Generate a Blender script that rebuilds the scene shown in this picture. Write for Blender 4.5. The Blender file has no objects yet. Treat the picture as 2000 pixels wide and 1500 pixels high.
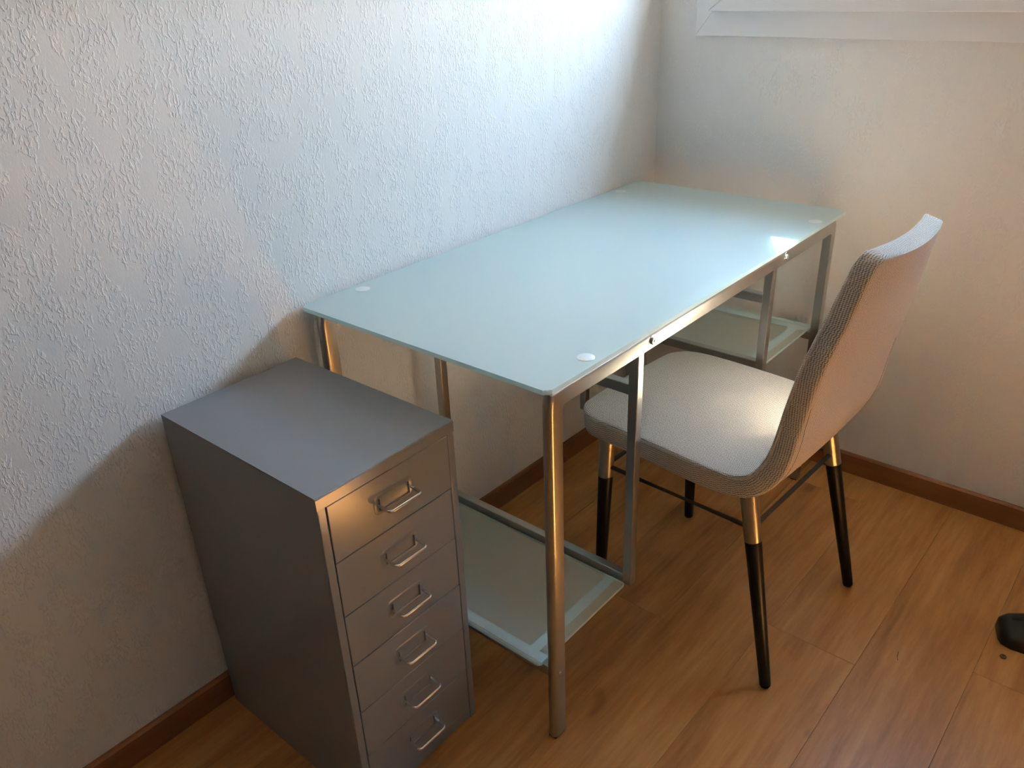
import bpy, bmesh, math, random
from mathutils import Vector, Matrix

random.seed(7)
scene = bpy.context.scene
COL = scene.collection

# ------------------------------------------------------------------ camera
cam_data = bpy.data.cameras.new('camera')
cam_data.sensor_width = 36.0
cam_data.sensor_fit = 'HORIZONTAL'
cam_data.lens = 1606.19 / 2000.0 * 36.0
cam_data.clip_start = 0.02
cam = bpy.data.objects.new('camera', cam_data)
COL.objects.link(cam)
yaw, pitch, roll = -0.7285077, -0.4709551, -0.0412074
fw = Vector((math.sin(yaw) * math.cos(pitch), math.cos(yaw) * math.cos(pitch), math.sin(pitch)))
rt = Vector((math.cos(yaw), -math.sin(yaw), 0.0))
up = rt.cross(fw)
rt2 = math.cos(roll) * rt + math.sin(roll) * up
up2 = -math.sin(roll) * rt + math.cos(roll) * up
m = Matrix((rt2, up2, -fw)).transposed().to_4x4()
m.translation = Vector((1.2752, -2.0908, 1.3184))
cam.matrix_world = m
scene.camera = cam

# ------------------------------------------------------------------ world: clear sky above, sunlit ground below
world = bpy.data.worlds.new('sky')
scene.world = world
world.use_nodes = True
wn, wl = world.node_tree.nodes, world.node_tree.links
wn.clear()
w_out = wn.new('ShaderNodeOutputWorld')
w_bg = wn.new('ShaderNodeBackground')
w_bg.inputs['Strength'].default_value = 12.5
w_tc = wn.new('ShaderNodeTexCoord')
w_sep = wn.new('ShaderNodeSeparateXYZ')
w_ramp = wn.new('ShaderNodeValToRGB')
w_map = wn.new('ShaderNodeMapRange')
w_map.inputs['From Min'].default_value = -1.0
w_map.inputs['From Max'].default_value = 1.0
e = w_ramp.color_ramp.elements
e[0].position, e[0].color = 0.0, (0.30, 0.27, 0.22, 1)
e[1].position, e[1].color = 1.0, (0.34, 0.57, 1.0, 1)
k = w_ramp.color_ramp.elements.new(0.495); k.color = (0.34, 0.32, 0.28, 1)
k = w_ramp.color_ramp.elements.new(0.51); k.color = (0.68, 0.83, 1.0, 1)
k = w_ramp.color_ramp.elements.new(0.70); k.color = (0.47, 0.70, 1.0, 1)
wl.new(w_tc.outputs['Generated'], w_sep.inputs[0])
wl.new(w_sep.outputs['Z'], w_map.inputs['Value'])
wl.new(w_map.outputs['Result'], w_ramp.inputs['Fac'])
wl.new(w_ramp.outputs['Color'], w_bg.inputs['Color'])
wl.new(w_bg.outputs[0], w_out.inputs[0])

# ------------------------------------------------------------------ sun through the window
SUN_DIR = Vector((0.62, -1.0, -1.38)).normalized()
sun_d = bpy.data.lights.new('sun', 'SUN')
sun_d.energy = 112.0
sun_d.angle = math.radians(0.8)
sun_d.color = (1.0, 0.87, 0.70)
sun = bpy.data.objects.new('sun', sun_d)
COL.objects.link(sun)
sun.rotation_euler = SUN_DIR.to_track_quat('-Z', 'Y').to_euler()
sun.location = (-1, 3, 4)

# window opening (clear glass) and its sampling portal
WX0, WX1, WZ0, WZ1 = 0.222, 1.56, 1.245, 2.10
SHUTTER_Z = 1.545
pd = bpy.data.lights.new('window_portal', 'AREA')
pd.shape = 'RECTANGLE'
pd.size, pd.size_y = WX1 - WX0, WZ1 - WZ0
pd.cycles.is_portal = True
po = bpy.data.objects.new('window_portal', pd)
COL.objects.link(po)
po.location = ((WX0 + WX1) / 2, 0.05, (WZ0 + WZ1) / 2)
po.rotation_euler = (math.radians(-90), 0, 0)

# ------------------------------------------------------------------ exposure / renderer quality
vs = scene.view_settings
vs.view_transform = 'Standard'
vs.look = 'None'
vs.gamma = 1.0
vs.exposure = 1.50
vs.use_curve_mapping = False
cy = scene.cycles
cy.use_denoising = True
cy.denoiser = 'OPENIMAGEDENOISE'
cy.max_bounces = 11
cy.diffuse_bounces = 6
cy.glossy_bounces = 6
cy.transmission_bounces = 6
cy.transparent_max_bounces = 16
cy.sample_clamp_indirect = 6.0
cy.caustics_reflective = True
cy.caustics_refractive = True
cy.blur_glossy = 0.5


# =================================================================== helpers
def link_obj(name, me, mat=None, parent=None):
    o = bpy.data.objects.new(name, me)
    COL.objects.link(o)
    if mat is not None and not me.materials:
        me.materials.append(mat)
    if parent is not None:
        o.parent = parent
    return o


def empty(name, loc=(0, 0, 0), rz=0.0):
    o = bpy.data.objects.new(name, None)
    COL.objects.link(o)
    o.location = loc
    o.rotation_euler = (0, 0, rz)
    o.empty_display_size = 0.05
    return o


def tag(o, label=None, cat=None, group=None, kind=None):
    if label: o['label'] = label
    if cat: o['category'] = cat
    if group: o['group'] = group
    if kind: o['kind'] = kind
    return o


def mesh_from(name, verts, faces, smooth=False):
    me = bpy.data.meshes.new(name)
    me.from_pydata([tuple(v) for v in verts], [], faces)
    me.update()
    if smooth:
        for p in me.polygons:
            p.use_smooth = True
    return me


def bm_done(name, bm, smooth_angle=None, flat_axis=False):
    bmesh.ops.recalc_face_normals(bm, faces=bm.faces[:])
    me = bpy.data.meshes.new(name)
    bm.to_mesh(me)
    bm.free()
    if smooth_angle is not None:
        for p in me.polygons:
            p.use_smooth = True
        me.set_sharp_from_angle(angle=math.radians(smooth_angle))
    if flat_axis:                        # planar sides of bevelled shapes stay truly flat
        for p in me.polygons:
            if max(abs(c) for c in p.normal) > 0.9995:
                p.use_smooth = False
    return me


def bm_box(bm, a, b, bevel=0.0, seg=2):
    r = bmesh.ops.create_cube(bm, size=1.0)
    vs_ = r['verts']
    for v in vs_:
        v.co = Vector(((a[0] + b[0]) / 2 + v.co.x * (b[0] - a[0]),
                       (a[1] + b[1]) / 2 + v.co.y * (b[1] - a[1]),
                       (a[2] + b[2]) / 2 + v.co.z * (b[2] - a[2])))
    if bevel > 0:
        es = list({ed for v in vs_ for ed in v.link_edges})
        bmesh.ops.bevel(bm, geom=es, offset=bevel, segments=seg, profile=0.5, affect='EDGES')


def box(name, a, b, mat, parent=None, bevel=0.0, seg=2):
    bm = bmesh.new()
    bm_box(bm, a, b, bevel, seg)
    return link_obj(name, bm_done(name, bm, 35 if bevel else None, True), mat, parent)


def frame_axes(t, ref=Vector((0, 0, 1))):
    t = t.normalized()
    if abs(t.dot(ref)) > 0.98:
        ref = Vector((1, 0, 0))
    a = t.cross(ref).normalized()
    b = a.cross(t).normalized()
    return a, b


def tube_mesh(name, pts, rad, n=16, closed=False, cap=True):
    """round tube along a polyline; rad may be a list; parallel-transported rings"""
    pts = [Vector(p) for p in pts]
    N = len(pts)
    rads = rad if isinstance(rad, (list, tuple)) else [rad] * N
    verts, faces = [], []
    prev = None
    for i, p in enumerate(pts):
        if closed:
            t = (pts[(i + 1) % N] - pts[i - 1])
        else:
            t = pts[min(i + 1, N - 1)] - pts[max(i - 1, 0)]
        t.normalize()
        if prev is None:
            a, b = frame_axes(t)
        else:
            a = prev - t * prev.dot(t)
            if a.length < 1e-6:
                a, _ = frame_axes(t)
            a.normalize()
            b = t.cross(a)
        prev = a
        for k_ in range(n):
            an = 2 * math.pi * k_ / n
            verts.append(p + (a * math.cos(an) + b * math.sin(an)) * rads[i])
    rng = N if closed else N - 1
    for i in range(rng):
        j = (i + 1) % N
        for k_ in range(n):
            k2 = (k_ + 1) % n
            faces.append((i * n + k_, i * n + k2, j * n + k2, j * n + k_))
    if cap and not closed:
        faces.append(tuple(range(n)))
        faces.append(tuple((N - 1) * n + k_ for k_ in range(n)))
    bm = bmesh.new()
    me = mesh_from(name, verts, faces)
    bm.from_mesh(me)
    bpy.data.meshes.remove(me)
    return bm_done(name, bm, 40)


def lathe_mesh(name, prof, n=24):
    """prof: (r, z) pairs, turned round z"""
    verts, faces = [], []
    for r_, z_ in prof:
        for k_ in range(n):
            an = 2 * math.pi * k_ / n
            verts.append((r_ * math.cos(an), r_ * math.sin(an), z_))
    for i in range(len(prof) - 1):
        for k_ in range(n):
            k2 = (k_ + 1) % n
            faces.append((i * n + k_, i * n + k2, (i + 1) * n + k2, (i + 1) * n + k_))
    faces.append(tuple(range(n)))
    faces.append(tuple((len(prof) - 1) * n + k_ for k_ in range(n)))
    bm = bmesh.new()
    me = mesh_from(name, verts, faces)
    bm.from_mesh(me)
    bpy.data.meshes.remove(me)
    return bm_done(name, bm, 40)


def arc_path(corners, rad, seg=6):
    """polyline with rounded inner corners"""
    pts = [Vector(c) for c in corners]
    out = [pts[0]]
    for i in range(1, len(pts) - 1):
        p0, p, p1 = pts[i - 1], pts[i], pts[i + 1]
        d0, d1 = (p0 - p).normalized(), (p1 - p).normalized()
        ang = d0.angle(d1)
        tl = rad / math.tan(ang / 2)
        s, e_ = p + d0 * tl, p + d1 * tl
        c = p + (d0 + d1).normalized() * (rad / math.sin(ang / 2))
        for q in range(seg + 1):
            tq = q / seg
            v = (s - c).lerp(e_ - c, tq)
            v = v.normalized() * rad
            out.append(c + v)
    out.append(pts[-1])
    return out


# =================================================================== materials
def new_mat(name):
    mt = bpy.data.materials.new(name)
    mt.use_nodes = True
    nt = mt.node_tree
    return mt, nt.nodes, nt.links, nt.nodes['Principled BSDF'], nt.nodes['Material Output']


def plain(name, col, rough=0.5, metal=0.0, spec=0.5, bump=None):
    mt, n, l, p, o = new_mat(name)
    p.inputs['Base Color'].default_value = (*col, 1)
    p.inputs['Roughness'].default_value = rough
    p.inputs['Metallic'].default_value = metal
    p.inputs['Specular IOR Level'].default_value = spec
    if bump:
        sc, st, dist = bump
        tc = n.new('ShaderNodeTexCoord')
        nz = n.new('ShaderNodeTexNoise')
        nz.inputs['Scale'].default_value = sc
        nz.inputs['Detail'].default_value = 4
        b = n.new('ShaderNodeBump')
        b.inputs['Strength'].default_value = st
        b.inputs['Distance'].default_value = dist
        l.new(tc.outputs['Object'], nz.inputs['Vector'])
        l.new(nz.outputs['Fac'], b.inputs['Height'])
        l.new(b.outputs[0], p.inputs['Normal'])
    return mt


def wall_mat(name, amount, axis):
    """white roughcast paper: clusters of short vertical ridges between flat areas"""
    mt, n, l, p, o = new_mat(name)
    p.inputs['Base Color'].default_value = (0.80, 0.79, 0.77, 1)
    p.inputs['Roughness'].default_value = 0.75
    p.inputs['Specular IOR Level'].default_value = 0.25
    tc = n.new('ShaderNodeTexCoord')
    mp = n.new('ShaderNodeMapping')
    mp.inputs['Scale'].default_value = (1, 1, 0.50)
    l.new(tc.outputs['Object'], mp.inputs['Vector'])
    # warp the coordinates a little so that ridges wriggle
    wz = n.new('ShaderNodeTexNoise'); wz.inputs['Scale'].default_value = 110; wz.inputs['Detail'].default_value = 2
    l.new(mp.outputs[0], wz.inputs['Vector'])
    wsub = n.new('ShaderNodeVectorMath'); wsub.operation = 'SUBTRACT'; wsub.inputs[1].default_value = (.5, .5, .5)
    l.new(wz.outputs['Color'], wsub.inputs[0])
    wsc = n.new('ShaderNodeVectorMath'); wsc.operation = 'SCALE'; wsc.inputs['Scale'].default_value = 0.006
    l.new(wsub.outputs[0], wsc.inputs[0])
    wad = n.new('ShaderNodeVectorMath'); wad.operation = 'ADD'
    l.new(mp.outputs[0], wad.inputs[0]); l.new(wsc.outputs[0], wad.inputs[1])
    nz = n.new('ShaderNodeTexNoise'); nz.inputs['Scale'].default_value = 215; nz.inputs['Detail'].default_value = 1.5; nz.inputs['Roughness'].default_value = 0.5
    l.new(wad.outputs[0], nz.inputs['Vector'])
    r1 = n.new('ShaderNodeMapRange'); r1.interpolation_type = 'SMOOTHSTEP'
    r1.inputs['From Min'].default_value = 0.50; r1.inputs['From Max'].default_value = 0.60
    l.new(nz.outputs['Fac'], r1.inputs['Value'])
    # clusters
    mk = n.new('ShaderNodeTexNoise'); mk.inputs['Scale'].default_value = 30; mk.inputs['Detail'].default_value = 2
    l.new(mp.outputs[0], mk.inputs['Vector'])
    r2 = n.new('ShaderNodeMapRange'); r2.interpolation_type = 'SMOOTHSTEP'
    r2.inputs['From Min'].default_value = 0.40; r2.inputs['From Max'].default_value = 0.54
    r2.inputs['To Min'].default_value = 0.05
    l.new(mk.outputs['Fac'], r2.inputs['Value'])
    mul = n.new('ShaderNodeMath'); mul.operation = 'MULTIPLY'
    l.new(r1.outputs[0], mul.inputs[0]); l.new(r2.outputs[0], mul.inputs[1])
    # fine paint grain
    fz = n.new('ShaderNodeTexNoise'); fz.inputs['Scale'].default_value = 320; fz.inputs['Detail'].default_value = 2
    l.new(tc.outputs['Object'], fz.inputs['Vector'])
    fm = n.new('ShaderNodeMath'); fm.operation = 'MULTIPLY'; fm.inputs[1].default_value = 0.10
    l.new(fz.outputs['Fac'], fm.inputs[0])
    ad = n.new('ShaderNodeMath'); ad.operation = 'ADD'
    l.new(mul.outputs[0], ad.inputs[0]); l.new(fm.outputs[0], ad.inputs[1])
    b = n.new('ShaderNodeBump'); b.inputs['Strength'].default_value = 1.0; b.inputs['Distance'].default_value = amount
    l.new(ad.outputs[0], b.inputs['Height'])
    l.new(b.outputs[0], p.inputs['Normal'])
    return mt


def wood_mat(name, c_dark, c_mid, c_light, rough, per_object=True, coat=0.0, along='Y', grain=1.0):
    mt, n, l, p, o = new_mat(name)
    tc = n.new('ShaderNodeTexCoord')
    mp = n.new('ShaderNodeMapping')
    if along == 'Y':
        mp.inputs['Scale'].default_value = (1, 0.10, 1)
    else:
        mp.inputs['Scale'].default_value = (0.10, 1, 1)
    oi = n.new('ShaderNodeObjectInfo')
    off = n.new('ShaderNodeVectorMath'); off.operation = 'SCALE'
    cmb = n.new('ShaderNodeCombineXYZ')
    for s_ in ('X', 'Y', 'Z'):
        l.new(oi.outputs['Random'], cmb.inputs[s_])
    l.new(cmb.outputs[0], off.inputs[0]); off.inputs['Scale'].default_value = 37.0 if per_object else 0.0
    ad = n.new('ShaderNodeVectorMath'); ad.operation = 'ADD'
    l.new(tc.outputs['Object'], ad.inputs[0]); l.new(off.outputs[0], ad.inputs[1])
    l.new(ad.outputs[0], mp.inputs['Vector'])
    n1 = n.new('ShaderNodeTexNoise'); n1.inputs['Scale'].default_value = 9; n1.inputs['Detail'].default_value = 3; n1.inputs['Distortion'].default_value = 1.4
    l.new(mp.outputs[0], n1.inputs['Vector'])
    n2 = n.new('ShaderNodeTexNoise'); n2.inputs['Scale'].default_value = 70; n2.inputs['Detail'].default_value = 5; n2.inputs['Roughness'].default_value = 0.65
    l.new(mp.outputs[0], n2.inputs['Vector'])
    mixf = n.new('ShaderNodeMath'); mixf.operation = 'MULTIPLY_ADD'
    mixf.inputs[1].default_value = 0.48 * grain
    l.new(n2.outputs['Fac'], mixf.inputs[0])
    sc1 = n.new('ShaderNodeMath'); sc1.operation = 'MULTIPLY'; sc1.inputs[1].default_value = 0.60
    l.new(n1.outputs['Fac'], sc1.inputs[0]); l.new(sc1.outputs[0], mixf.inputs[2])
    rp = n.new('ShaderNodeValToRGB')
    ee = rp.color_ramp.elements
    ee[0].position, ee[0].color = 0.34, (*c_dark, 1)
    ee[1].position, ee[1].color = 0.72, (*c_light, 1)
    q = rp.color_ramp.elements.new(0.53); q.color = (*c_mid, 1)
    l.new(mixf.outputs[0], rp.inputs['Fac'])
    hs = n.new('ShaderNodeHueSaturation')
    if per_object:
        vr = n.new('ShaderNodeMapRange'); vr.inputs['To Min'].default_value = 0.95; vr.inputs['To Max'].default_value = 1.05
        l.new(oi.outputs['Random'], vr.inputs['Value']); l.new(vr.outputs[0], hs.inputs['Value'])
    l.new(rp.outputs['Color'], hs.inputs['Color'])
    # small knots
    kn = n.new('ShaderNodeTexNoise'); kn.inputs['Scale'].default_value = 14; kn.inputs['Detail'].default_value = 1
    kmp = n.new('ShaderNodeMapping'); kmp.inputs['Scale'].default_value = (1, .55, 1) if along == 'Y' else (.55, 1, 1)
    l.new(ad.outputs[0], kmp.inputs['Vector']); l.new(kmp.outputs[0], kn.inputs['Vector'])
    kr = n.new('ShaderNodeMapRange'); kr.interpolation_type = 'SMOOTHSTEP'
    kr.inputs['From Min'].default_value = 0.74; kr.inputs['From Max'].default_value = 0.84
    kr.inputs['To Min'].default_value = 0.0; kr.inputs['To Max'].default_value = 0.55
    l.new(kn.outputs['Fac'], kr.inputs['Value'])
    km = n.new('ShaderNodeMixRGB'); km.inputs['Color2'].default_value = (c_dark[0] * .45, c_dark[1] * .4, c_dark[2] * .4, 1)
    l.new(kr.outputs[0], km.inputs['Fac']); l.new(hs.outputs['Color'], km.inputs['Color1'])
    l.new(km.outputs['Color'], p.inputs['Base Color'])
    p.inputs['Roughness'].default_value = rough
    p.inputs['Specular IOR Level'].default_value = 0.45
    p.inputs['Coat Weight'].default_value = coat
    p.inputs['Coat Roughness'].default_value = 0.25
    b = n.new('ShaderNodeBump'); b.inputs['Strength'].default_value = 0.25; b.inputs['Distance'].default_value = 0.0006
    l.new(n2.outputs['Fac'], b.inputs['Height']); l.new(b.outputs[0], p.inputs['Normal'])
    return mt


def brushed_mat(name, col, rough, stretch):
    mt, n, l, p, o = new_mat(name)
    p.inputs['Base Color'].default_value = (*col, 1)
    p.inputs['Metallic'].default_value = 1.0
    tc = n.new('ShaderNodeTexCoord')
    mp = n.new('ShaderNodeMapping'); mp.inputs['Scale'].default_value = stretch
    nz = n.new('ShaderNodeTexNoise'); nz.inputs['Scale'].default_value = 60; nz.inputs['Detail'].default_value = 3
    l.new(tc.outputs['Object'], mp.inputs['Vector']); l.new(mp.outputs[0], nz.inputs['Vector'])
    rr = n.new('ShaderNodeMapRange'); rr.inputs['To Min'].default_value = rough - .012; rr.inputs['To Max'].default_value = rough + .018
    l.new(nz.outputs['Fac'], rr.inputs['Value']); l.new(rr.outputs[0], p.inputs['Roughness'])
    return mt


def frosted_mat(name, tint, see, rough, trans=0.5):
    """frosted glass: scatters light through and back, glossy top skin, a little straight view"""
    mt, n, l, p, o = new_mat(name)
    n.remove(p)
    df = n.new('ShaderNodeBsdfDiffuse'); df.inputs['Color'].default_value = (*tint, 1)
    tr = n.new('ShaderNodeBsdfTranslucent'); tr.inputs['Color'].default_value = (*tint, 1)
    m1 = n.new('ShaderNodeMixShader'); m1.inputs['Fac'].default_value = trans
    l.new(df.outputs[0], m1.inputs[1]); l.new(tr.outputs[0], m1.inputs[2])
    tp = n.new('ShaderNodeBsdfTransparent'); tp.inputs['Color'].default_value = (tint[0] * .95, tint[1], tint[2], 1)
    m2 = n.new('ShaderNodeMixShader'); m2.inputs['Fac'].default_value = see
    l.new(m1.outputs[0], m2.inputs[1]); l.new(tp.outputs[0], m2.inputs[2])
    gl = n.new('ShaderNodeBsdfGlossy'); gl.inputs['Roughness'].default_value = rough
    fr = n.new('ShaderNodeFresnel'); fr.inputs['IOR'].default_value = 1.5
    m3 = n.new('ShaderNodeMixShader')
    ge = n.new('ShaderNodeNewGeometry')
    fb = n.new('ShaderNodeMath'); fb.operation = 'SUBTRACT'; fb.inputs[0].default_value = 1.0
    l.new(ge.outputs['Backfacing'], fb.inputs[1])
    fm = n.new('ShaderNodeMath'); fm.operation = 'MULTIPLY'
    l.new(fr.outputs[0], fm.inputs[0]); l.new(fb.outputs[0], fm.inputs[1])
    l.new(fm.outputs[0], m3.inputs['Fac']); l.new(m2.outputs[0], m3.inputs[1]); l.new(gl.outputs[0], m3.inputs[2])
    l.new(m3.outputs[0], o.inputs['Surface'])
    return mt


def clear_glass_mat(name):
    mt, n, l, p, o = new_mat(name)
    n.remove(p)
    tp = n.new('ShaderNodeBsdfTransparent'); tp.inputs['Color'].default_value = (0.95, 0.97, 0.96, 1)
    gl = n.new('ShaderNodeBsdfGlossy'); gl.inputs['Roughness'].default_value = 0.01
    m_ = n.new('ShaderNodeMixShader'); m_.inputs['Fac'].default_value = 0.06
    l.new(tp.outputs[0], m_.inputs[1]); l.new(gl.outputs[0], m_.inputs[2])
    l.new(m_.outputs[0], o.inputs['Surface'])
    return mt


def fabric_mat(name):
    """woven upholstery: pale and dark threads crossing, from the mesh's UV in metres"""
    mt, n, l, p, o = new_mat(name)
    uv = n.new('ShaderNodeUVMap'); uv.uv_map = 'UVMap'
    sep = n.new('ShaderNodeSeparateXYZ')
    # wobble
    nz = n.new('ShaderNodeTexNoise'); nz.inputs['Scale'].default_value = 180; nz.inputs['Detail'].default_value = 2
    l.new(uv.outputs[0], nz.inputs['Vector'])
    sb = n.new('ShaderNodeVectorMath'); sb.operation = 'SUBTRACT'; sb.inputs[1].default_value = (.5, .5, .5)
    l.new(nz.outputs['Color'], sb.inputs[0])
    sc_ = n.new('ShaderNodeVectorMath'); sc_.operation = 'SCALE'; sc_.inputs['Scale'].default_value = 0.0010
    l.new(sb.outputs[0], sc_.inputs[0])
    ad = n.new('ShaderNodeVectorMath'); ad.operation = 'ADD'
    l.new(uv.outputs[0], ad.inputs[0]); l.new(sc_.outputs[0], ad.inputs[1])
    l.new(ad.outputs[0], sep.inputs[0])

    def sine(sock, period, phase=0.0):
        mu = n.new('ShaderNodeMath'); mu.operation = 'MULTIPLY_ADD'
        mu.inputs[1].default_value = 2 * math.pi / period; mu.inputs[2].default_value = phase
        l.new(sock, mu.inputs[0])
        s_ = n.new('ShaderNodeMath'); s_.operation = 'SINE'
        l.new(mu.outputs[0], s_.inputs[0])
        return s_.outputs[0]
    dg = n.new('ShaderNodeMath'); dg.operation = 'MULTIPLY_ADD'; dg.inputs[1].default_value = 0.55
    l.new(sep.outputs['X'], dg.inputs[0]); l.new(sep.outputs['Y'], dg.inputs[2])
    s1 = sine(dg.outputs[0], 0.0046)
    s2 = sine(sep.outputs['X'], 0.0068)
    ml = n.new('ShaderNodeMath'); ml.operation = 'MULTIPLY'
    l.new(s1, ml.inputs[0]); l.new(s2, ml.inputs[1])
    hh = n.new('ShaderNodeMath'); hh.operation = 'MULTIPLY_ADD'; hh.inputs[1].default_value = 0.5; hh.inputs[2].default_value = 0.5
    l.new(ml.outputs[0], hh.inputs[0])
    fz = n.new('ShaderNodeTexNoise'); fz.inputs['Scale'].default_value = 420; fz.inputs['Detail'].default_value = 2
    l.new(uv.outputs[0], fz.inputs['Vector'])
    h2 = n.new('ShaderNodeMath'); h2.operation = 'MULTIPLY_ADD'; h2.inputs[1].default_value = 0.8; h2.inputs[2].default_value = -0.4
    l.new(fz.outputs['Fac'], h2.inputs[0])
    h3 = n.new('ShaderNodeMath'); h3.operation = 'ADD'; h3.use_clamp = True
    l.new(hh.outputs[0], h3.inputs[0]); l.new(h2.outputs[0], h3.inputs[1])
    rp = n.new('ShaderNodeValToRGB')
    ee = rp.color_ramp.elements
    ee[0].position, ee[0].color = 0.20, (0.19, 0.165, 0.145, 1)
    ee[1].position, ee[1].color = 0.70, (0.66, 0.61, 0.545, 1)
    q = rp.color_ramp.elements.new(0.42); q.color = (0.46, 0.415, 0.36, 1)
    l.new(h3.outputs[0], rp.inputs['Fac'])
    l.new(rp.outputs['Color'], p.inputs['Base Color'])
    p.inputs['Roughness'].default_value = 0.95
    p.inputs['Specular IOR Level'].default_value = 0.1
    p.inputs['Sheen Weight'].default_value = 0.25
    p.inputs['Sheen Roughness'].default_value = 0.5
    b = n.new('ShaderNodeBump'); b.inputs['Strength'].default_value = 0.7; b.inputs['Distance'].default_value = 0.0012
    l.new(h3.outputs[0], b.inputs['Height']); l.new(b.outputs[0], p.inputs['Normal'])
    return mt


M = {}
M['wall_rough'] = wall_mat('roughcast_white_wall', 0.0007, 'x')
M['wall_soft'] = wall_mat('roughcast_white_wall_soft', 0.0004, 'y')
M['wall_far'] = plain('wall_warm_grey', (0.74, 0.73, 0.71), 0.85)
M['wall_dark'] = plain('unseen_wall_dark', (0.07, 0.07, 0.07), 0.85)  # unseen wall, coloured dark to deepen reflections in the metal
M['ceiling'] = plain('ceiling_white', (0.82, 0.81, 0.79), 0.85)
M['floor'] = wood_mat('laminate_cherry', (0.28, 0.112, 0.032), (0.43, 0.196, 0.056), (0.56, 0.285, 0.092), 0.34)
M['subfloor'] = plain('subfloor_dark', (0.06, 0.035, 0.02), 0.8)
M['baseboard_y'] = wood_mat('baseboard_wood_long', (0.20, 0.076, 0.024), (0.27, 0.108, 0.036), (0.33, 0.145, 0.052), 0.40, per_object=False, along='Y', grain=.7)
M['baseboard_x'] = wood_mat('baseboard_wood_cross', (0.20, 0.076, 0.024), (0.27, 0.108, 0.036), (0.33, 0.145, 0.052), 0.40, per_object=False, along='X', grain=.7)
M['white_paint'] = plain('window_white_paint', (0.80, 0.80, 0.80), 0.40)
M['shutter'] = plain('shutter_grey', (0.55, 0.55, 0.53), 0.6)
M['clear_glass'] = clear_glass_mat('window_glass')
M['cab'] = plain('grey_lacquered_steel', (0.225, 0.235, 0.25), 0.20, 0.0, 0.7, bump=(160, .03, .0004))
M['cab_gap_shade'] = plain('cabinet_gap_shade', (0.03, 0.03, 0.03), 0.7)
M['chrome'] = plain('chrome_wire', (0.80, 0.80, 0.80), 0.16, 1.0)
M['steel_y'] = brushed_mat('brushed_steel_rail', (0.46, 0.455, 0.445), 0.30, (6, .3, 6))
M['steel_z'] = brushed_mat('brushed_steel_upright', (0.46, 0.455, 0.445), 0.30, (6, 6, .3))
M['steel_x'] = brushed_mat('brushed_steel_bar', (0.46, 0.455, 0.445), 0.30, (.3, 6, 6))
M['strip'] = plain('pale_sheen_strip', (0.72, 0.82, 0.86), 0.55, 0.25)  # metal strips; the light they reflect is put into the pale blue
M['disc'] = plain('satin_aluminium_disc', (0.88, 0.91, 0.93), 0.35, 0.35)
M['bolt'] = plain('bolt_zinc', (0.70, 0.68, 0.65), 0.25, 1.0)
M['black_hole'] = plain('socket_black', (0.02, 0.02, 0.02), 0.6)
M['glass_top'] = frosted_mat('frosted_tabletop_glass', (0.74, 0.87, 0.87), 0.04, 0.34, 0.34)
M['glass_shelf'] = frosted_mat('frosted_shelf_glass', (0.88, 0.90, 0.85), 0.16, 0.12, 0.48)
M['shelf_skin'] = frosted_mat('clear_shelf_top', (0.98, 0.99, 0.985), 0.97, 0.06, 0.3)
M['glass_edge'] = frosted_mat('polished_edge_glow', (0.78, 1.0, 1.0), 0.05, 0.3, 0.25)  # glow of light guided inside the glass, put into a pale cyan tint
M['fabric'] = fabric_mat('woven_upholstery')
M['piping'] = plain('upholstery_welt', (0.50, 0.48, 0.45), 0.9, 0, .1)
M['thread'] = plain('dark_seam_thread', (0.07, 0.055, 0.045), 0.9, 0, .1)
M['leg_metal'] = brushed_mat('satin_nickel_leg', (0.46, 0.42, 0.37), 0.30, (6, 6, .3))
M['leg_black'] = plain('black_lacquer_leg', (0.008, 0.008, 0.009), 0.36, 0, .3)
M['rod'] = plain('gunmetal_rod', (0.16, 0.155, 0.15), 0.38, 0.8)
M['black_plastic'] = plain('black_plastic', (0.010, 0.010, 0.011), 0.42, 0, .35, bump=(60, .2, .001))
M['brown_cap'] = plain('brown_plastic_cap', (0.10, 0.055, 0.030), 0.45)
M['underlining'] = plain('black_underlining', (0.03, 0.03, 0.03), 0.9)

# =================================================================== room shell
RX, RY, RZ = 3.60, -4.80, 2.50          # room: x 0..RX, y RY..0, z 0..RZ
WT = 0.20                               # outer wall thickness

# floor with planks running along y
floor = box('floor', (-0.02, RY - .02, -0.06), (RX + .02, 0.02, -0.0085), M['subfloor'])
tag(floor, kind='structure')
PW, PL = 0.192, 1.285
x_seam = 0.960
bmp = bmesh.new()
bm_box(bmp, (-PW / 2 + .0002, -PL / 2 + .0002, -.008), (PW / 2 - .0002, PL / 2 - .0002, 0), 0.0003, 1)
plank_me = bm_done('plank', bmp, None)
plank_me.materials.append(M['floor'])
clip_cache = {}
ix0 = -5
for ix in range(ix0, 16):
    xa = x_seam + ix * PW
    xb = xa + PW
    if xb < 0.003 or xa > RX - .003:
        continue
    stag = (ix * 0.45) % 1.0
    iy = 0
    y_top = 0.0
    y = -PL * stag
    spans = [(y, 0.0)] if stag > 0.01 else []
    while y > RY:
        spans.append((max(y - PL, RY), y)); y -= PL
    for (ya, yb) in spans:
        cxa, cxb = max(xa, 0.0), min(xb, RX)
        if yb - ya < .02 or cxb - cxa < .004:
            continue
        if abs((cxb - cxa) - PW) < 1e-4 and abs((yb - ya) - PL) < 1e-4:
            me = plank_me
        else:
            bmq = bmesh.new()
            hx, hy = (cxb - cxa) / 2, (yb - ya) / 2
            bm_box(bmq, (-hx + .0002, -hy + .0002, -.008), (hx - .0002, hy - .0002, 0), 0.0003, 1)
            me = bm_done('plank', bmq, None)
            me.materials.append(M['floor'])
        pk = link_obj('plank', me, None, floor)
        pk.location = ((cxa + cxb) / 2, (ya + yb) / 2, 0)

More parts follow.
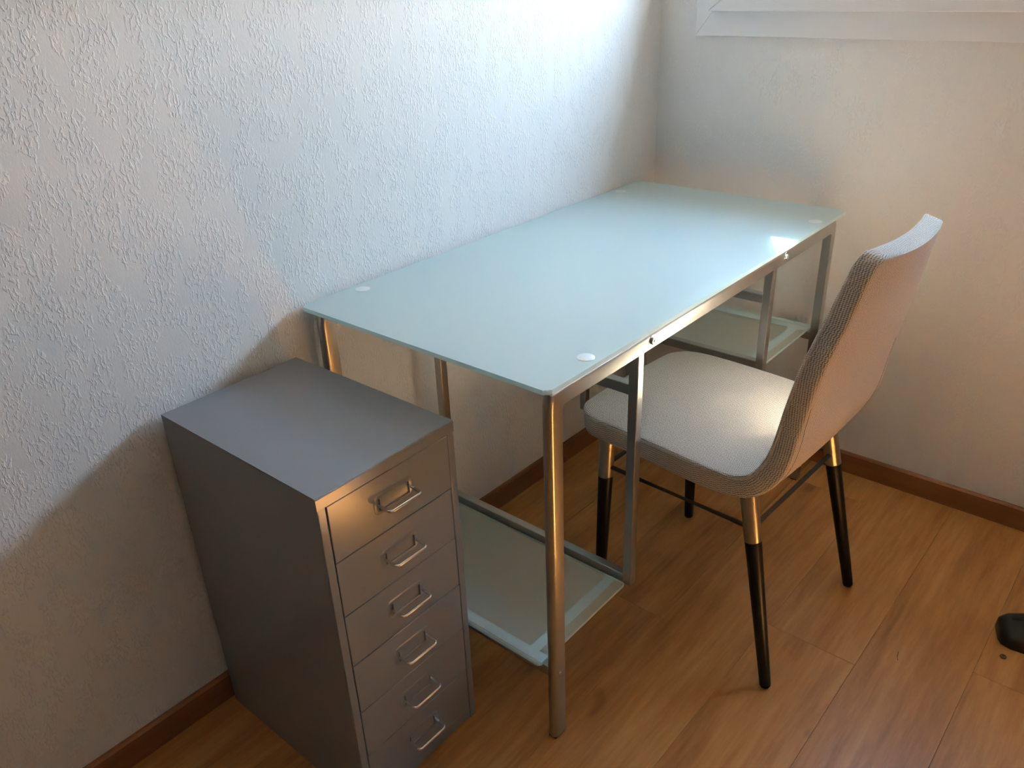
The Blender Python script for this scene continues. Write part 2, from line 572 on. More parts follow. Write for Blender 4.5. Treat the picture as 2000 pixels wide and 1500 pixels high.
tag(box('ceiling', (-0.1, RY - .1, RZ), (RX + .1, WT, RZ + .1), M['ceiling']), kind='structure')
tag(box('wall_left', (-0.10, RY - .1, -0.06), (0.0, WT, RZ), M['wall_rough']), kind='structure')
tag(box('wall_right', (RX, RY - .1, -0.06), (RX + .1, WT, RZ), M['wall_far']), kind='structure')
tag(box('wall_front', (0, RY - .1, -0.06), (RX, RY, RZ), M['wall_dark']), kind='structure')
# back wall with the window opening
OX0, OX1, OZ0, OZ1 = 0.185, 1.60, 1.225, 2.14
bmw = bmesh.new()
for a_, b_ in (((0, 0, -.06), (OX0, WT, RZ)), ((OX1, 0, -.06), (RX, WT, RZ)),
               ((OX0, 0, -.06), (OX1, WT, OZ0)), ((OX0, 0, OZ1), (OX1, WT, RZ))):
    bm_box(bmw, a_, b_)
bmesh.ops.remove_doubles(bmw, verts=bmw.verts[:], dist=1e-5)
tag(link_obj('wall_back', bm_done('wall_back', bmw), M['wall_soft']), kind='structure')


# baseboards: flat board with a chamfered top edge
def baseboard(name, p0, p1, inward, mat):
    h, t, ch = 0.0615, 0.0105, 0.005
    prof = [(0, 0), (t, 0), (t, h - ch), (t - ch * .8, h), (0, h)]
    p0, p1, inward = Vector(p0), Vector(p1), Vector(inward)
    vs_, fs_ = [], []
    for p_ in (p0, p1):
        for d_, z_ in prof:
            vs_.append(p_ + inward * d_ + Vector((0, 0, z_)))
    nP = len(prof)
    for i in range(nP):
        j = (i + 1) % nP
        fs_.append((i, j, nP + j, nP + i))
    fs_ += [tuple(range(nP)), tuple(range(nP, 2 * nP))]
    bm = bmesh.new(); me = mesh_from(name, vs_, fs_); bm.from_mesh(me); bpy.data.meshes.remove(me)
    return tag(link_obj(name, bm_done(name, bm), mat), kind='structure')


baseboard('baseboard_left', (0, RY, 0), (0, 0, 0), (1, 0, 0), M['baseboard_y'])
baseboard('baseboard_back', (0.0105, 0, 0), (RX, 0, 0), (0, -1, 0), M['baseboard_x'])
baseboard('baseboard_right', (RX, RY, 0), (RX, -0.0105, 0), (-1, 0, 0), M['baseboard_y'])
baseboard('baseboard_front', (0.0105, RY, 0), (RX - .0105, RY, 0), (0, 1, 0), M['baseboard_x'])

# window: mitred casing on the wall, overlapping sash, pane, outer roller shutter half down
win = empty('window_1', ((OX0 + OX1) / 2, 0, OZ0))
tag(win, kind='structure')
wo = Vector(win.location)


def mitred(name, ox0, ox1, oz0, oz1, ix0_, ix1_, iz0, iz1, y0, y1, ch, mat, parent):
    out = [(ox0, oz0), (ox1, oz0), (ox1, oz1), (ox0, oz1)]
    inn = [(ix0_, iz0), (ix1_, iz0), (ix1_, iz1), (ix0_, iz1)]
    for i in range(4):
        j = (i + 1) % 4
        quad = [out[i], out[j], inn[j], inn[i]]
        bm = bmesh.new()
        f_ = [bm.verts.new(Vector((q[0], y0, q[1])) - wo) for q in quad]
        bk = [bm.verts.new(Vector((q[0], y1, q[1])) - wo) for q in quad]
        bm.faces.new(f_); bm.faces.new(bk[::-1])
        for a_ in range(4):
            b_ = (a_ + 1) % 4
            bm.faces.new((f_[a_], bk[a_], bk[b_], f_[b_]))
        bmesh.ops.recalc_face_normals(bm, faces=bm.faces[:])
        es = [ed for ed in bm.edges if all(v in f_ for v in ed.verts)]
        bmesh.ops.bevel(bm, geom=es, offset=ch, segments=2, profile=.5, affect='EDGES')
        link_obj(name, bm_done(name, bm, 35, True), mat, parent)


mitred('casing', 0.114, 1.672, 1.136, 2.21, 0.178, 1.608, 1.218, 2.146, -0.013, 0.0, 0.0012, M['white_paint'], win)
mitred('sash', 0.158, 1.626, 1.1955, 2.165, WX0, WX1, WZ0, WZ1, -0.034, -0.0131, 0.003, M['white_paint'], win)
mitred('sash_core', OX0 + .002, OX1 - .002, OZ0 + .002, OZ1 - .002, WX0, WX1, WZ0, WZ1, -0.0130, 0.045, 0.001, M['white_paint'], win)
pane = box('pane', Vector((WX0 - .004, .012, WZ0 - .004)) - wo, Vector((WX1 + .004, .016, WZ1 + .004)) - wo, M['clear_glass'], win)
n_sl = 12
for i in range(n_sl):
    z0_ = SHUTTER_Z + i * 0.055
    if z0_ > OZ1 - .01:
        break
    z1_ = min(z0_ + 0.0545, OZ1)
    box('shutter_slat', Vector((OX0 + .003, .070, z0_)) - wo, Vector((OX1 - .003, .083, z1_)) - wo, M['shutter'], win, 0.004, 2)

# =================================================================== desk
DH, DW, DL = 0.7601, 0.5931, 1.1749
DYAW = 0.00769
desk = empty('desk', (0.0035, -0.0916, 0), DYAW)
tag(desk, 'frosted glass desk on brushed steel frame standing along the textured wall', 'desk')


def rounded_slab(name, x0, x1, y0, y1, z0, z1, rc, ch, mat, parent, seg=5, skin=False):
    pts = []
    for (cx, cy_, a0) in ((x1 - rc, y1 - rc, 0), (x0 + rc, y1 - rc, 90), (x0 + rc, y0 + rc, 180), (x1 - rc, y0 + rc, 270)):
        for q in range(seg + 1):
            an = math.radians(a0 + 90 * q / seg)
            pts.append((cx + rc * math.cos(an), cy_ + rc * math.sin(an)))
    bm = bmesh.new()
    lo = [bm.verts.new((p_[0], p_[1], z0)) for p_ in pts]
    hi = [bm.verts.new((p_[0], p_[1], z1)) for p_ in pts]
    bm.faces.new(lo[::-1]); bm.faces.new(hi)
    for i in range(len(pts)):
        j = (i + 1) % len(pts)
        bm.faces.new((lo[i], lo[j], hi[j], hi[i]))
    if ch > 0:
        es = [ed for ed in bm.edges if all(v in hi for v in ed.verts) or all(v in lo for v in ed.verts)]
        bmesh.ops.bevel(bm, geom=es, offset=ch, segments=4, profile=.5, affect='EDGES')
    o_ = link_obj(name, bm_done(name, bm, 35, True), mat, parent)
    o_.data.materials.append(M['glass_edge'])
    for f_ in o_.data.polygons:
        if abs(f_.normal.z) < .98:
            f_.material_index = 1
    if skin:
        o_.data.materials.append(M['shelf_skin'])
        for f_ in o_.data.polygons:
            if f_.normal.z > .98:
                f_.material_index = 2
    return o_


top = rounded_slab('tabletop', 0, DW, -DL, 0, DH - .008, DH, 0.010, 0.0038, M['glass_top'], desk)
tag(top, 'pale blue-green frosted glass tabletop')
# mounting discs (glued pads seen through the glass)
RA0, RA1 = 0.012, 0.032                 # wall-side rail, local x
RB0, RB1 = DW - .032, DW - .012         # room-side rail
disc_me = lathe_mesh('mounting_disc', [(0.0148, 0), (0.0148, .0004), (0.0142, .0008)], 32)
disc_me.materials.append(M['disc'])
pad_me = lathe_mesh('mounting_pad', [(0.0145, 0), (0.0145, .008)], 24)
pad_me.materials.append(M['disc'])
for a_ in ((RA0 + RA1) / 2 + .006, (RB0 + RB1) / 2 - .004):
    for b_ in (-0.130, -1.045):
        d_ = link_obj('mounting_disc', disc_me, None, top); d_.location = (a_, b_, DH)
        d_ = link_obj('mounting_pad', pad_me, None, top); d_.location = (a_, b_, DH - .016)


# U-frames: flat D-section tube, rounded on the outside
def d_profile(w, d, n=7):
    """(across, outward): across is the tube's thin side, outward its depth; rounded outer face"""
    pts = [(-w / 2, 0.0), (-w / 2, d - w * .42)]
    for q in range(1, n):
        an = math.pi - math.pi * q / n
        pts.append((w / 2 * math.cos(an), d - w * .42 + w * .42 * math.sin(an)))
    pts += [(w / 2, d - w * .42), (w / 2, 0.0)]
    return pts


def sweep(name, prof, stations, mat, parent):
    """stations: list of (origin, across axis, outward axis)"""
    vs_, fs_ = [], []
    nP = len(prof)
    for o_, ax, ou in stations:
        for (u_, v_) in prof:
            vs_.append(Vector(o_) + Vector(ax) * u_ + Vector(ou) * v_)
    for i in range(len(stations) - 1):
        for k_ in range(nP):
            k2 = (k_ + 1) % nP
            fs_.append((i * nP + k_, i * nP + k2, (i + 1) * nP + k2, (i + 1) * nP + k_))
    fs_ += [tuple(range(nP)), tuple((len(stations) - 1) * nP + k_ for k_ in range(nP))]
    bm = bmesh.new(); me = mesh_from(name, vs_, fs_); bm.from_mesh(me); bpy.data.meshes.remove(me)
    return link_obj(name, bm_done(name, bm, 30), mat, parent)


PROF = d_profile(0.020, 0.031)
LEG_OUT = 0.019                         # outer face of the legs from the glass end
RAIL_TOP, RAIL_BOT = 0.7445, 0.7135
bolt_me = lathe_mesh('bolt', [(0.0068, 0), (0.0068, .0022), (0.0055, .0036), (0.0030, .0036), (0.0027, .0016)], 24)
bolt_me.materials.append(M['bolt'])
small_bolt_me = lathe_mesh('bolt', [(0.0045, 0), (0.0045, .0014), (0.0032, .0026), (0.0018, .0026), (.0016, .0012)], 20)
small_bolt_me.materials.append(M['bolt'])
washer_me = lathe_mesh('washer', [(0.0115, 0), (0.0112, .0006), (0.0075, .0010)], 28)
washer_me.materials.append(M['steel_y'])


def side_frame(xc, face):
    X = Vector((1, 0, 0))
    inn_n, inn_f = -DL + LEG_OUT + .031, -LEG_OUT - .031     # inner faces of the legs
    fil = 0.008
    # rail with mitred, slightly filleted corners
    st = []
    zc = RAIL_BOT
    st.append(((xc, inn_n, zc - .055), X, (0, -1, 0)))
    for q in range(7):
        t = q / 6 * math.pi / 2
        # inner fillet point and outward diagonal so that the outside corner stays nearly square
        iy = inn_n + fil * (1 - math.cos(t))
        iz = zc - fil * (1 - math.sin(t))
        dy, dz = -math.cos(t), math.sin(t)
        stretch = 1.0 / max(abs(dy), abs(dz)) if 0 < q < 6 else 1.0
        stretch = 1 + (stretch - 1) * .85
        st.append(((xc, iy, iz), X, (0, dy * stretch, dz * stretch)))
    for q in range(7):
        t = q / 6 * math.pi / 2
        iy = inn_f - fil * (1 - math.sin(t))
        iz = zc - fil * (1 - math.cos(t))
        dy, dz = math.sin(t), math.cos(t)
        stretch = 1.0 / max(abs(dy), abs(dz)) if 0 < q < 6 else 1.0
        stretch = 1 + (stretch - 1) * .85
        st.append(((xc, iy, iz), X, (0, dy * stretch, dz * stretch)))
    st.append(((xc, inn_f, zc - .055), X, (0, 1, 0)))
    rail = sweep('rail', PROF, st, M['steel_y'], desk)
    for yi, dr in ((inn_n, -1), (inn_f, 1)):
        leg = sweep('leg', PROF, [((xc, yi, .004), X, (0, dr, 0)), ((xc, yi, zc - .055), X, (0, dr, 0))], M['steel_z'], desk)
        box('foot_pad', (xc - .0085, min(yi + dr * .002, yi + dr * .029), 0), (xc + .0085, max(yi + dr * .002, yi + dr * .029), .0042), M['black_plastic'], leg, .001)
    return rail


rail_a = side_frame((RA0 + RA1) / 2, -1)
rail_b = side_frame((RB0 + RB1) / 2, 1)

LOOP_N, LOOP_F = -0.866, -0.315         # inner frames (centre, local y)
LA0, LA1 = RA1 + .0005, RA1 + .0205
LB0, LB1 = RB0 - .0205, RB0 - .0005


def inner_frame(yc, zb, mid):
    """square-tube frame hung between the rails, carrying one side of a shelf"""
    y0, y1 = yc - .010, yc + .010
    fr = empty('inner_frame', (0, 0, 0))
    fr.parent = desk
    for (xa, xb) in ((LA0, LA1), (LB0, LB1)):
        box('upright', (xa, y0, zb), (xb, y1, .7440), M['steel_z'], fr, .0022)
    box('crossbar', (LA1 - .002, y0 + .0005, zb + .0005), (LB0 + .002, y1 - .0005, zb + .0225), M['steel_x'], fr, .0022)
    box('crossbar', (LA1 - .002, y0 + .0005, .612), (LB0 + .002, y1 - .0005, .634), M['steel_x'], fr, .0022)
    if mid:
        box('crossbar', (LA1 - .002, y0 + .0005, mid), (LB0 + .002, y1 - .0005, mid + .022), M['steel_x'], fr, .0022)
    for rx, sg in ((RB1, 1), (RA0, -1)):
        w_ = link_obj('washer', washer_me, None, fr); w_.location = (rx - sg * .0003, yc, .7275); w_.rotation_euler = (0, math.radians(90 * sg), 0)
        b_ = link_obj('bolt', bolt_me, None, fr); b_.location = (rx + sg * .0004, yc, .7275); b_.rotation_euler = (0, math.radians(90 * sg), 0)
    return fr


def shelf(y_out, y_in, loop_face, zt, sgn, leg_y):
    """frosted shelf between the inner frame and a pair of legs; strips and a crossbar carry it"""
    x0_, x1_ = 0.042, DW - .042
    sh = rounded_slab('shelf', x0_, x1_, min(y_out, y_in), max(y_out, y_in), zt - .006, zt, .005, .0025, M['glass_shelf'], desk, skin=True)
    tag(sh, 'frosted glass shelf')
    # crossbar between the legs, under the glass
    box('shelf_crossbar', (RA1 - .001, leg_y - .010, zt - .0285), (RB0 + .001, leg_y + .010, zt - .0067), M['steel_x'], desk, .002)
    box('shelf_strip', (RA1 + .012, leg_y - .0105, zt - .0066), (RB0 - .012, leg_y + .0105, zt - .0056), M['strip'], desk)  # added pale sheet: the crossbar's reflected light put into colour
    # flat carrier strips with a tab reaching over to the inner frame
    for xs in (x0_ + .036, x1_ - .036):
        ya, yb = sorted((leg_y - sgn * .010 * -1 * -1, loop_face))
        box('shelf_strip', (xs - .011, ya + .0004, zt - .0095), (xs + .011, yb - .0004, zt - .0057), M['strip'], desk, .0002, 1)
    for rx, sg in ((RB1, 1), (RA0, -1)):
        b_ = link_obj('bolt', small_bolt_me, None, desk)
        b_.location = (rx, leg_y, zt - .016); b_.rotation_euler = (0, math.radians(90 * sg), 0)


LEGC_N = -DL + LEG_OUT + .0145
LEGC_F = -LEG_OUT - .0145
inner_frame(LOOP_N, 0.1735, None)
inner_frame(LOOP_F, 0.1735, 0.4455)
shelf(-DL + .013, LOOP_N - .0145, LOOP_N - .010, 0.1815, -1, LEGC_N)
shelf(-.013, LOOP_F + .022, LOOP_F + .010, 0.4535, 1, LEGC_F)

# =================================================================== drawer cabinet
CD, CW, CH = 0.4128, 0.2782, 0.6668
cab = empty('drawer_cabinet', (0.0213, -1.5748, 0), 0.0142)
tag(cab, 'narrow grey metal cabinet with six drawers standing between textured wall and desk', 'cabinet')
FR = 0.0150                             # front frame width at the sides
TOPLIP, BOTLIP = 0.0205, 0.0270
bmc = bmesh.new()
th = 0.0012
# top sheet folded down into the front lip
_pf = [(0, CH - .003), (CD - .013, CH - .003), (CD - .013, CH - TOPLIP), (CD, CH - TOPLIP), (CD, CH - .003), (CD - .0009, CH - .0009), (CD - .003, CH), (0, CH)]
_ra = [bmc.verts.new((q[0], 0, q[1])) for q in _pf]
_rb = [bmc.verts.new((q[0], CW, q[1])) for q in _pf]
for i in range(len(_pf)):
    j = (i + 1) % len(_pf)
    bmc.faces.new((_ra[i], _ra[j], _rb[j], _rb[i]))
for _r in (_ra, _rb):
    bmc.faces.new((_r[0], _r[1], _r[4], _r[5], _r[6], _r[7]))
    bmc.faces.new((_r[1], _r[2], _r[3], _r[4]))
bm_box(bmc, (0, 0.0, 0), (CD - .0025, th, CH - .0012), 0)                # side towards the room
bm_box(bmc, (0, CW - th, 0), (CD - .0025, CW, CH - .0012), 0)
bm_box(bmc, (0, 0.001, 0), (th, CW - .001, CH - .003), 0)                   # back
bm_box(bmc, (CD - .016, 0.0004, 0), (CD - .0004, FR, CH - TOPLIP + .001), .0016, 2)                # front posts
bm_box(bmc, (CD - .016, CW - FR, 0), (CD - .0004, CW - .0004, CH - TOPLIP + .001), .0016, 2)
bm_box(bmc, (CD - .016, 0.002, 0.002), (CD - .002, CW - .002, BOTLIP), .001, 1)           # bottom rail
bm_box(bmc, (0.002, 0.002, 0.004), (CD - .01, CW - .002, .006), 0)
body = link_obj('body', bm_done('body', bmc, 35, True), M['cab'], cab)
box('gap_shade_block', (CD - .030, FR + .0002, BOTLIP + .0002), (CD - .018, CW - FR - .0002, CH - TOPLIP - .0002), M['cab_gap_shade'], cab)  # added dark block: shade of the drawer gaps put into colour

NDR = 6
dz = (CH - TOPLIP - BOTLIP) / NDR
gap = 0.0016
# drawer front mesh with a stamped label pocket
dh2 = dz / 2 - gap / 2
dw2 = (CW - 2 * FR) / 2 - gap * .8


def drawer_mesh():
    bm = bmesh.new()
    bm_box(bm, (-.014, -dw2, -dh2), (0, dw2, dh2), .0012, 2)
    return bm_done('drawer', bm, 35, True)


dm = drawer_mesh(); dm.materials.append(M['cab'])
# label holder: shallow stamped tray with a lanced lip at each end
bml = bmesh.new()
LW, LH = 0.033, 0.0135
ring0, ring1, ring2 = [], [], []


def rr_pts(w, h, r, n=5):
    out = []
    for (cx, cz, a0) in ((w - r, h - r, 0), (-w + r, h - r, 90), (-w + r, -h + r, 180), (w - r, -h + r, 270)):
        for q in range(n + 1):
            an = math.radians(a0 + 90 * q / n)
            out.append((cx + r * math.cos(an), cz + r * math.sin(an)))
    return out


for (w_, h_, x_, r_) in ((LW + .008, LH + .005, 0.0001, .011), (LW + .004, LH + .002, .0011, .009), (LW + .002, LH, .0006, .006), (LW, LH - .003, .0003, .004)):
    ring0.append([bml.verts.new((x_, p_[0], p_[1])) for p_ in rr_pts(w_, h_, r_)])
for ra, rb in zip(ring0[:-1], ring0[1:]):
    for i in range(len(ra)):
        j = (i + 1) % len(ra)
        bml.faces.new((ra[i], ra[j], rb[j], rb[i]))
bml.faces.new(ring0[-1])
for f_ in bml.faces:
    f_.smooth = True
label_me = bm_done('label_holder', bml, 60)
label_me.materials.append(M['cab'])
bmt = bmesh.new()
for s_ in (-1, 1):
    bm_box(bmt, (-.0002, s_ * .0300 - .0007, -.0110), (.0034, s_ * .0300 + .0007, .0095), .0004, 1)
bm_box(bmt, (-.0002, -.0300, -.0118), (.0020, .0300, -.0106), .0003, 1)
lip_me = bm_done('label_lip', bmt, 35, True)
lip_me.materials.append(M['cab'])
# wire handle
hp = arc_path([(0.0, .0325, 0), (.0285, .0325, .0), (.0285, -.0325, 0), (0.0, -.0325, 0)], .0065, 6)
handle_me = tube_mesh('handle', hp, .0027, 12)
handle_me.materials.append(M['chrome'])
pull = [0.0014, 0.0008, 0.0002, 0.0010, 0.0004, 0.0]
for i in range(NDR):
    zc = CH - TOPLIP - dz * (i + .5)
    d_ = link_obj('drawer', dm, None, cab)
    d_.location = (CD - .0006 + pull[i] * .6, CW / 2, zc)
    lb = link_obj('label_holder', label_me, None, d_); lb.location = (0, 0.000, .0035)
    lp = link_obj('label_lip', lip_me, None, d_); lp.location = (0, 0.0, .0035)
    h_ = link_obj('handle', handle_me, None, d_); h_.location = (-.001, 0.0, .0035)
    h_.rotation_euler = (0, math.radians(4), 0)
    tag(h_, 'chrome wire pull handle')

# =================================================================== upholstered chair
chair = empty('upholstered_chair', (0.65, -0.666, 0), -math.atan2(.039, .9992))
tag(chair, 'grey-beige woven fabric dining chair with black tipped metal legs, pushed up to the desk', 'chair')

# side profile of the upper (sitting) surface: local x backwards, z up
ctrl = [(-.300, .462), (-.285, .467), (-.20, .471), (-.10, .470), (0.0, .466), (.055, .464), (.088, .466),
        (.112, .476), (.130, .495), (.143, .524), (.151, .555), (.159, .605), (.168, .655), (.179, .705), (.191, .755), (.203, .805), (.215, .855), (.226, .900), (.228, .907)]


def catmull(pts, per=8):
    out = []
    P_ = [Vector((p_[0], p_[1])) for p_ in pts]
    for i in range(len(P_) - 1):
        a_ = P_[i - 1] if i > 0 else P_[0] * 2 - P_[1]
        b_, c_ = P_[i], P_[i + 1]
        d_ = P_[i + 2] if i + 2 < len(P_) else P_[-1] * 2 - P_[-2]
        for q in range(per):
            t = q / per
            out.append(0.5 * ((2 * b_) + (c_ - a_) * t + (2 * a_ - 5 * b_ + 4 * c_ - d_) * t * t + (3 * b_ - a_ - 3 * c_ + d_) * t ** 3))
    out.append(P_[-1])
    return out


curve = catmull(ctrl, 8)
acc = [0.0]
for i in range(1, len(curve)):
    acc.append(acc[-1] + (curve[i] - curve[i - 1]).length)
TOTAL = acc[-1]


def at(s):
    s = max(0, min(TOTAL, s))
    for i in range(1, len(acc)):
        if acc[i] >= s:
            t = (s - acc[i - 1]) / max(1e-9, acc[i] - acc[i - 1])
            p_ = curve[i - 1].lerp(curve[i], t)
            a_, b_ = max(0, i - 2), min(len(curve) - 1, i + 1)
            tn = (curve[b_] - curve[a_]).normalized()
            return p_, tn
    return curve[-1], (curve[-1] - curve[-2]).normalized()


def lerp_table(tab, s):
    for (s0, v0), (s1, v1) in zip(tab[:-1], tab[1:]):
        if s <= s1:
            t = max(0, min(1, (s - s0) / (s1 - s0)))
            return v0 + (v1 - v0) * t
    return tab[-1][1]


S_BEND = 0.415                           # seat / backrest boundary along the profile
HALF = [(0, .205), (.10, .212), (.30, .217), (.42, .212), (.47, .205), (.53, .200), (.65, .198), (.70, .191), (.745, .179), (.80, .162), (TOTAL, .148)]
THICK = [(0, .040), (.05, .046), (.33, .048), (.44, .044), (.55, .040), (.75, .037), (TOTAL, .033)]
DISH = [(0, .000), (.30, .001), (.45, .004), (.62, .010), (TOTAL, .020)]
RC_F, RC_T = 0.070, 0.032                # plan corner radii: seat front, top of the back


def half_w(s):
    w_ = lerp_table(HALF, s)
    if s < RC_F:
        w_ -= RC_F - math.sqrt(max(0, RC_F ** 2 - (RC_F - s) ** 2))
    if s > TOTAL - RC_T:
        w_ -= RC_T - math.sqrt(max(0, RC_T ** 2 - (RC_T - (TOTAL - s)) ** 2))
    return w_


def body_ring(s, n_top=22, rc=0.0055, seg=4):
    """closed ring at station s: list of (point, u, v); v runs round the section"""
    p_, tn = at(s)
    nrm = Vector((-tn.y, tn.x))          # towards the sitter
    w_ = half_w(s)
    t_ = lerp_table(THICK, s)
    end = min(s, TOTAL - s)
    shrink = 0.0
    if end < .007:
        shrink = .007 - math.sqrt(max(0, .007 ** 2 - (.007 - end) ** 2))
    lo, hi = -t_ + shrink * 1.0, -shrink * 1.0
    dish = lerp_table(DISH, s)
    crown = .006 if s < S_BEND else .003
    sec = []
    r = min(rc, (hi - lo) * .48)
    # top line from -w to +w, then round to the bottom
    def add(y_, d_):
        sec.append((y_, d_))
    for q in range(n_top + 1):
        f_ = q / n_top
        add(-w_ + r + (2 * w_ - 2 * r) * f_, hi)
    for q in range(1, seg + 1):
        an = math.pi / 2 * (1 - q / seg)
        add(w_ - r + r * math.cos(an), hi - r + r * math.sin(an))
    for q in range(0, seg + 1):
        an = -math.pi / 2 * q / seg
        add(w_ - r + r * math.cos(an), lo + r + r * math.sin(an))
    for q in range(1, n_top):
        f_ = q / n_top
        add(w_ - r - (2 * w_ - 2 * r) * f_, lo)
    for q in range(0, seg + 1):
        an = -math.pi / 2 - math.pi / 2 * q / seg
        add(-w_ + r + r * math.cos(an), lo + r + r * math.sin(an))
    for q in range(0, seg):
        an = math.pi - math.pi / 2 * q / seg
        add(-w_ + r + r * math.cos(an), hi - r + r * math.sin(an))
    out = []
    per = 0.0
    prev = None
    W0 = lerp_table(HALF, s)
    for (y_, d_) in sec:
        k_ = max(0.0, 1 - (y_ / W0) ** 2)
        off = -dish * k_                 # hollow of the back
        cr = crown * k_ if d_ > lo + (hi - lo) * .5 else -crown * .4 * k_
        q_ = p_ + nrm * (d_ + off + cr)
        v3 = Vector((q_.x, y_, q_.y))
        if prev is not None:
            per += (v3 - prev).length
        prev = v3
        out.append((v3, per))
    return out


def body_mesh(name, s0, s1, cap0, cap1):
    svals = []
    n_ = max(12, int((s1 - s0) / .011))
    for i in range(n_ + 1):
        svals.append(s0 + (s1 - s0) * i / n_)
    extra = [.0015, .004, .008, .014, .022, .032, .045, .058]
    if cap0: svals += [s0 + e_ for e_ in extra]
    if cap1: svals += [s1 - e_ for e_ in extra]
    svals = sorted(set(round(v, 5) for v in svals))
    rings = [body_ring(s) for s in svals]
    nR = len(rings[0])
    vs_ = [p_[0] for r in rings for p_ in r]
    fs_, uvs = [], []
    for i in range(len(rings) - 1):
        for k_ in range(nR):
            k2 = (k_ + 1) % nR
            fs_.append((i * nR + k_, (i + 1) * nR + k_, (i + 1) * nR + k2, i * nR + k2))
            ya, yb = rings[i][k_][1], rings[i][k2][1] if k2 else rings[i][k_][1] + .003
            uvs.append([(svals[i], ya), (svals[i + 1], ya), (svals[i + 1], yb), (svals[i], yb)])
    if cap0:
        fs_.append(tuple(range(nR)))
        uvs.append([(p_[0].z, p_[0].y) for p_ in rings[0]])
    if cap1:
        fs_.append(tuple((len(rings) - 1) * nR + k_ for k_ in range(nR))[::-1])
        uvs.append([(p_[0].x, p_[0].y) for p_ in rings[-1]][::-1])
    me = mesh_from(name, vs_, fs_, True)
    ul = me.uv_layers.new(name='UVMap')
    for poly, uv_ in zip(me.polygons, uvs):
        for li, c_ in zip(poly.loop_indices, uv_):
            ul.data[li].uv = c_
    me.validate()
    # consistent outward normals
    bm = bmesh.new(); bm.from_mesh(me)
    bmesh.ops.recalc_face_normals(bm, faces=bm.faces[:])
    bm.to_mesh(me); bm.free()
    me.set_sharp_from_angle(angle=math.radians(70))
    return me


seat = link_obj('seat', body_mesh('seat', 0, S_BEND, True, False), M['fabric'], chair)
back = link_obj('backrest', body_mesh('backrest', S_BEND, TOTAL, False, True), M['fabric'], chair)


# welt along the seat's upper edge and up the sides of the back
def edge_pts(s0, s1, n_, side, d_off, out_=0.0):
    pts = []
    for i in range(n_ + 1):
        s = s0 + (s1 - s0) * i / n_
        p_, tn = at(s)
        nrm = Vector((-tn.y, tn.x))
        w_ = half_w(s) + out_
        q_ = p_ + nrm * d_off
        pts.append(Vector((q_.x, side * w_, q_.y)))
    return pts


welt = edge_pts(.012, TOTAL - .03, 90, -1, -.006, -.0012)
frontrun = [Vector((-.2993, -.150 + .30 * i / 14, .4565)) for i in range(15)]
other = edge_pts(.012, TOTAL - .03, 90, 1, -.006, -.0012)
link_obj('welt', tube_mesh('welt', welt, .0021, 8), M['piping'], seat)
link_obj('welt', tube_mesh('welt', other, .0021, 8), M['piping'], seat)
# sewn seam on the outside of the back
for sd in (-1, 1):
    pts = []
    for i in range(50):
        s = .36 + (TOTAL - .36 - .27) * i / 49
        p_, tn = at(s)
        nrm = Vector((-tn.y, tn.x))
        t_ = lerp_table(THICK, s)
        W0 = lerp_table(HALF, s)
        y_ = half_w(s) - .012 - .018 * (1 - i / 49) ** .8
        k_ = max(0, 1 - (y_ / W0) ** 2)
        off = -lerp_table(DISH, s) * k_ - (.006 if s < S_BEND else .003) * .4 * k_
        q_ = p_ + nrm * (-t_ + off + .0003)
        pts.append(Vector((q_.x, sd * y_, q_.y)))
    link_obj('seam', tube_mesh('seam', pts, .0007, 6), M['thread'], back)

# legs: metal sleeve above, tapered black foot below
FT = {'front': (-.226, .193), 'rear': (.200, .200)}
TP = {'front': (-.226, .172), 'rear': (.105, .172)}
ZJ, ZT = 0.317, 0.436
for key in ('front', 'rear'):
    for sd in (-1, 1):
        f_ = Vector((FT[key][0], FT[key][1] * sd, 0.0))
        t_ = Vector((TP[key][0], TP[key][1] * sd, 0.42))
        dr = (t_ - f_) / .42

        def lp_(z): return f_ + dr * z
        zt_ = ZT if key == 'front' else .440
        leg = link_obj('leg', tube_mesh('leg', [lp_(.0025), lp_(.006), lp_(.16), lp_(ZJ - .002), lp_(ZJ)], [.0104, .0114, .0138, .0163, .0159], 24), M['leg_black'], chair)
        sl = link_obj('sleeve', tube_mesh('sleeve', [lp_(ZJ + .0002), lp_(ZJ + .002), lp_(zt_)], [.0160, .0168, .0173], 24), M['leg_metal'], leg)
        tag(sl, 'brushed metal sleeve')
        gl = link_obj('glide', tube_mesh('glide', [lp_(0.0), lp_(.0026)], [.0085, .0095], 20), M['black_plastic'], leg)


def leg_at(key, sd, z):
    f_ = Vector((FT[key][0], FT[key][1] * sd, 0.0))
    t_ = Vector((TP[key][0], TP[key][1] * sd, 0.42))
    return f_ + (t_ - f_) / .42 * z


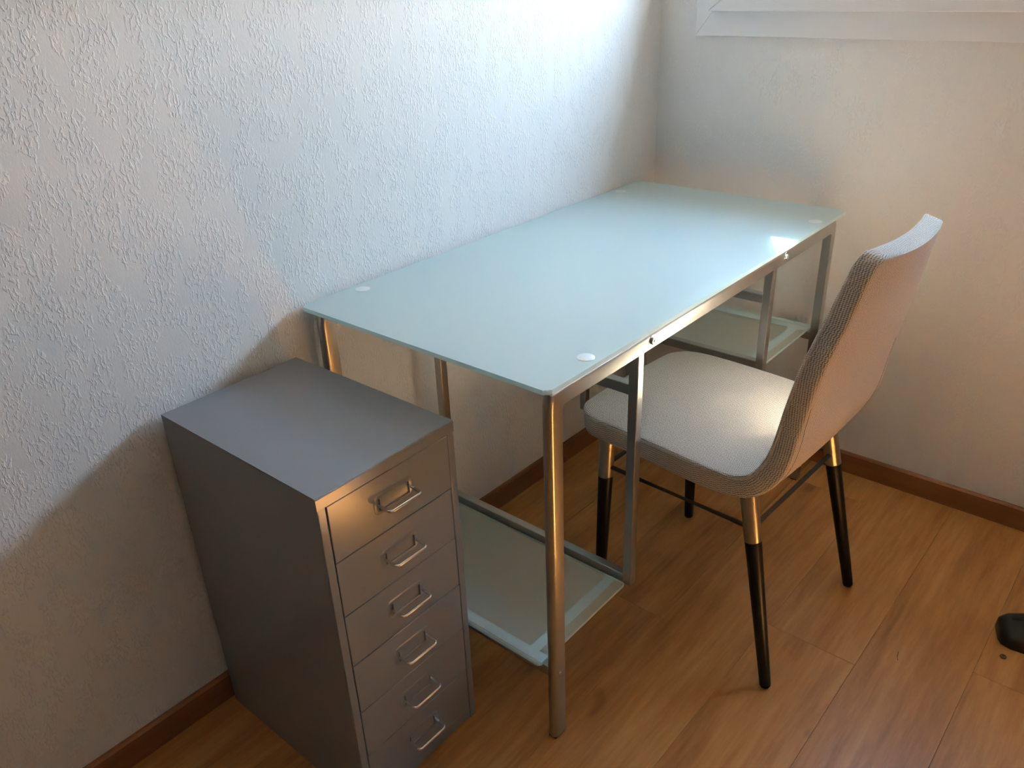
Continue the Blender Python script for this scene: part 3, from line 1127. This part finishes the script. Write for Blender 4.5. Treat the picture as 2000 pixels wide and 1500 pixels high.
ZS = 0.343
for (k1, s1, k2, s2) in (('front', -1, 'rear', -1), ('front', 1, 'rear', 1), ('front', -1, 'front', 1), ('rear', -1, 'rear', 1)):
    link_obj('stretcher', tube_mesh('stretcher', [leg_at(k1, s1, ZS), leg_at(k2, s2, ZS)], .0054, 16), M['rod'], chair)

# =================================================================== small things on the floor
# rounded black plastic foot reaching in from the side
foot = empty('stand_foot', (1.242, -0.400, 0), math.radians(20))
foot.scale = (1.12, 1.12, 1.2)
tag(foot, 'rounded black plastic stand foot lying on the wooden floor by the baseboard', 'stand foot')
bmf = bmesh.new()
prof_f = [(-.078, .018, .016), (-.074, .030, .022), (-.060, .040, .028), (-.030, .047, .032), (.02, .050, .034), (.08, .050, .034)]
rings_f = []
for (x_, hw, hz) in prof_f:
    ring = []
    for q in range(16):
        an = math.pi * q / 15
        ca, sa = math.cos(an), math.sin(an)
        yy = hw * math.copysign(abs(ca) ** .55, ca)
        zz = hz * abs(sa) ** .5
        ring.append(bmf.verts.new((x_, yy, zz + .0)))
    rings_f.append(ring)
for ra, rb in zip(rings_f[:-1], rings_f[1:]):
    for q in range(15):
        bmf.faces.new((ra[q], ra[q + 1], rb[q + 1], rb[q]))
    bmf.faces.new((ra[15], ra[0], rb[0], rb[15]))
bmf.faces.new(rings_f[0]); bmf.faces.new(rings_f[-1])
link_obj('shell', bm_done('shell', bmf, 45), M['black_plastic'], foot)
ridge = tube_mesh('ridge', [(-.055, 0.012, .0285), (-.02, .014, .0325), (.06, .014, .0345)], .0025, 8)
link_obj('ridge', ridge, M['black_plastic'], foot)

capo = link_obj('screw_cap', lathe_mesh('screw_cap', [(.0062, 0), (.0068, .0012), (.0062, .0026), (.0040, .0030), (.0026, .0014)], 20), M['brown_cap'])
capo.location = (1.1885, -0.4965, 0.0)
tag(capo, 'tiny round brown screw cap lying on the floor beside the black foot', 'screw cap')

hair = link_obj('thread_scrap', tube_mesh('thread_scrap', [(-.012, 0.004, .0008), (-.004, .0015, .0009), (.004, -.001, .0009), (.013, -.0015, .0008)], .0006, 6), M['thread'])
hair.location = (1.0195, -0.628, 0); hair.rotation_euler = (0, 0, math.radians(-62))
tag(hair, 'short dark thread scrap lying alone on the open floor', 'thread')
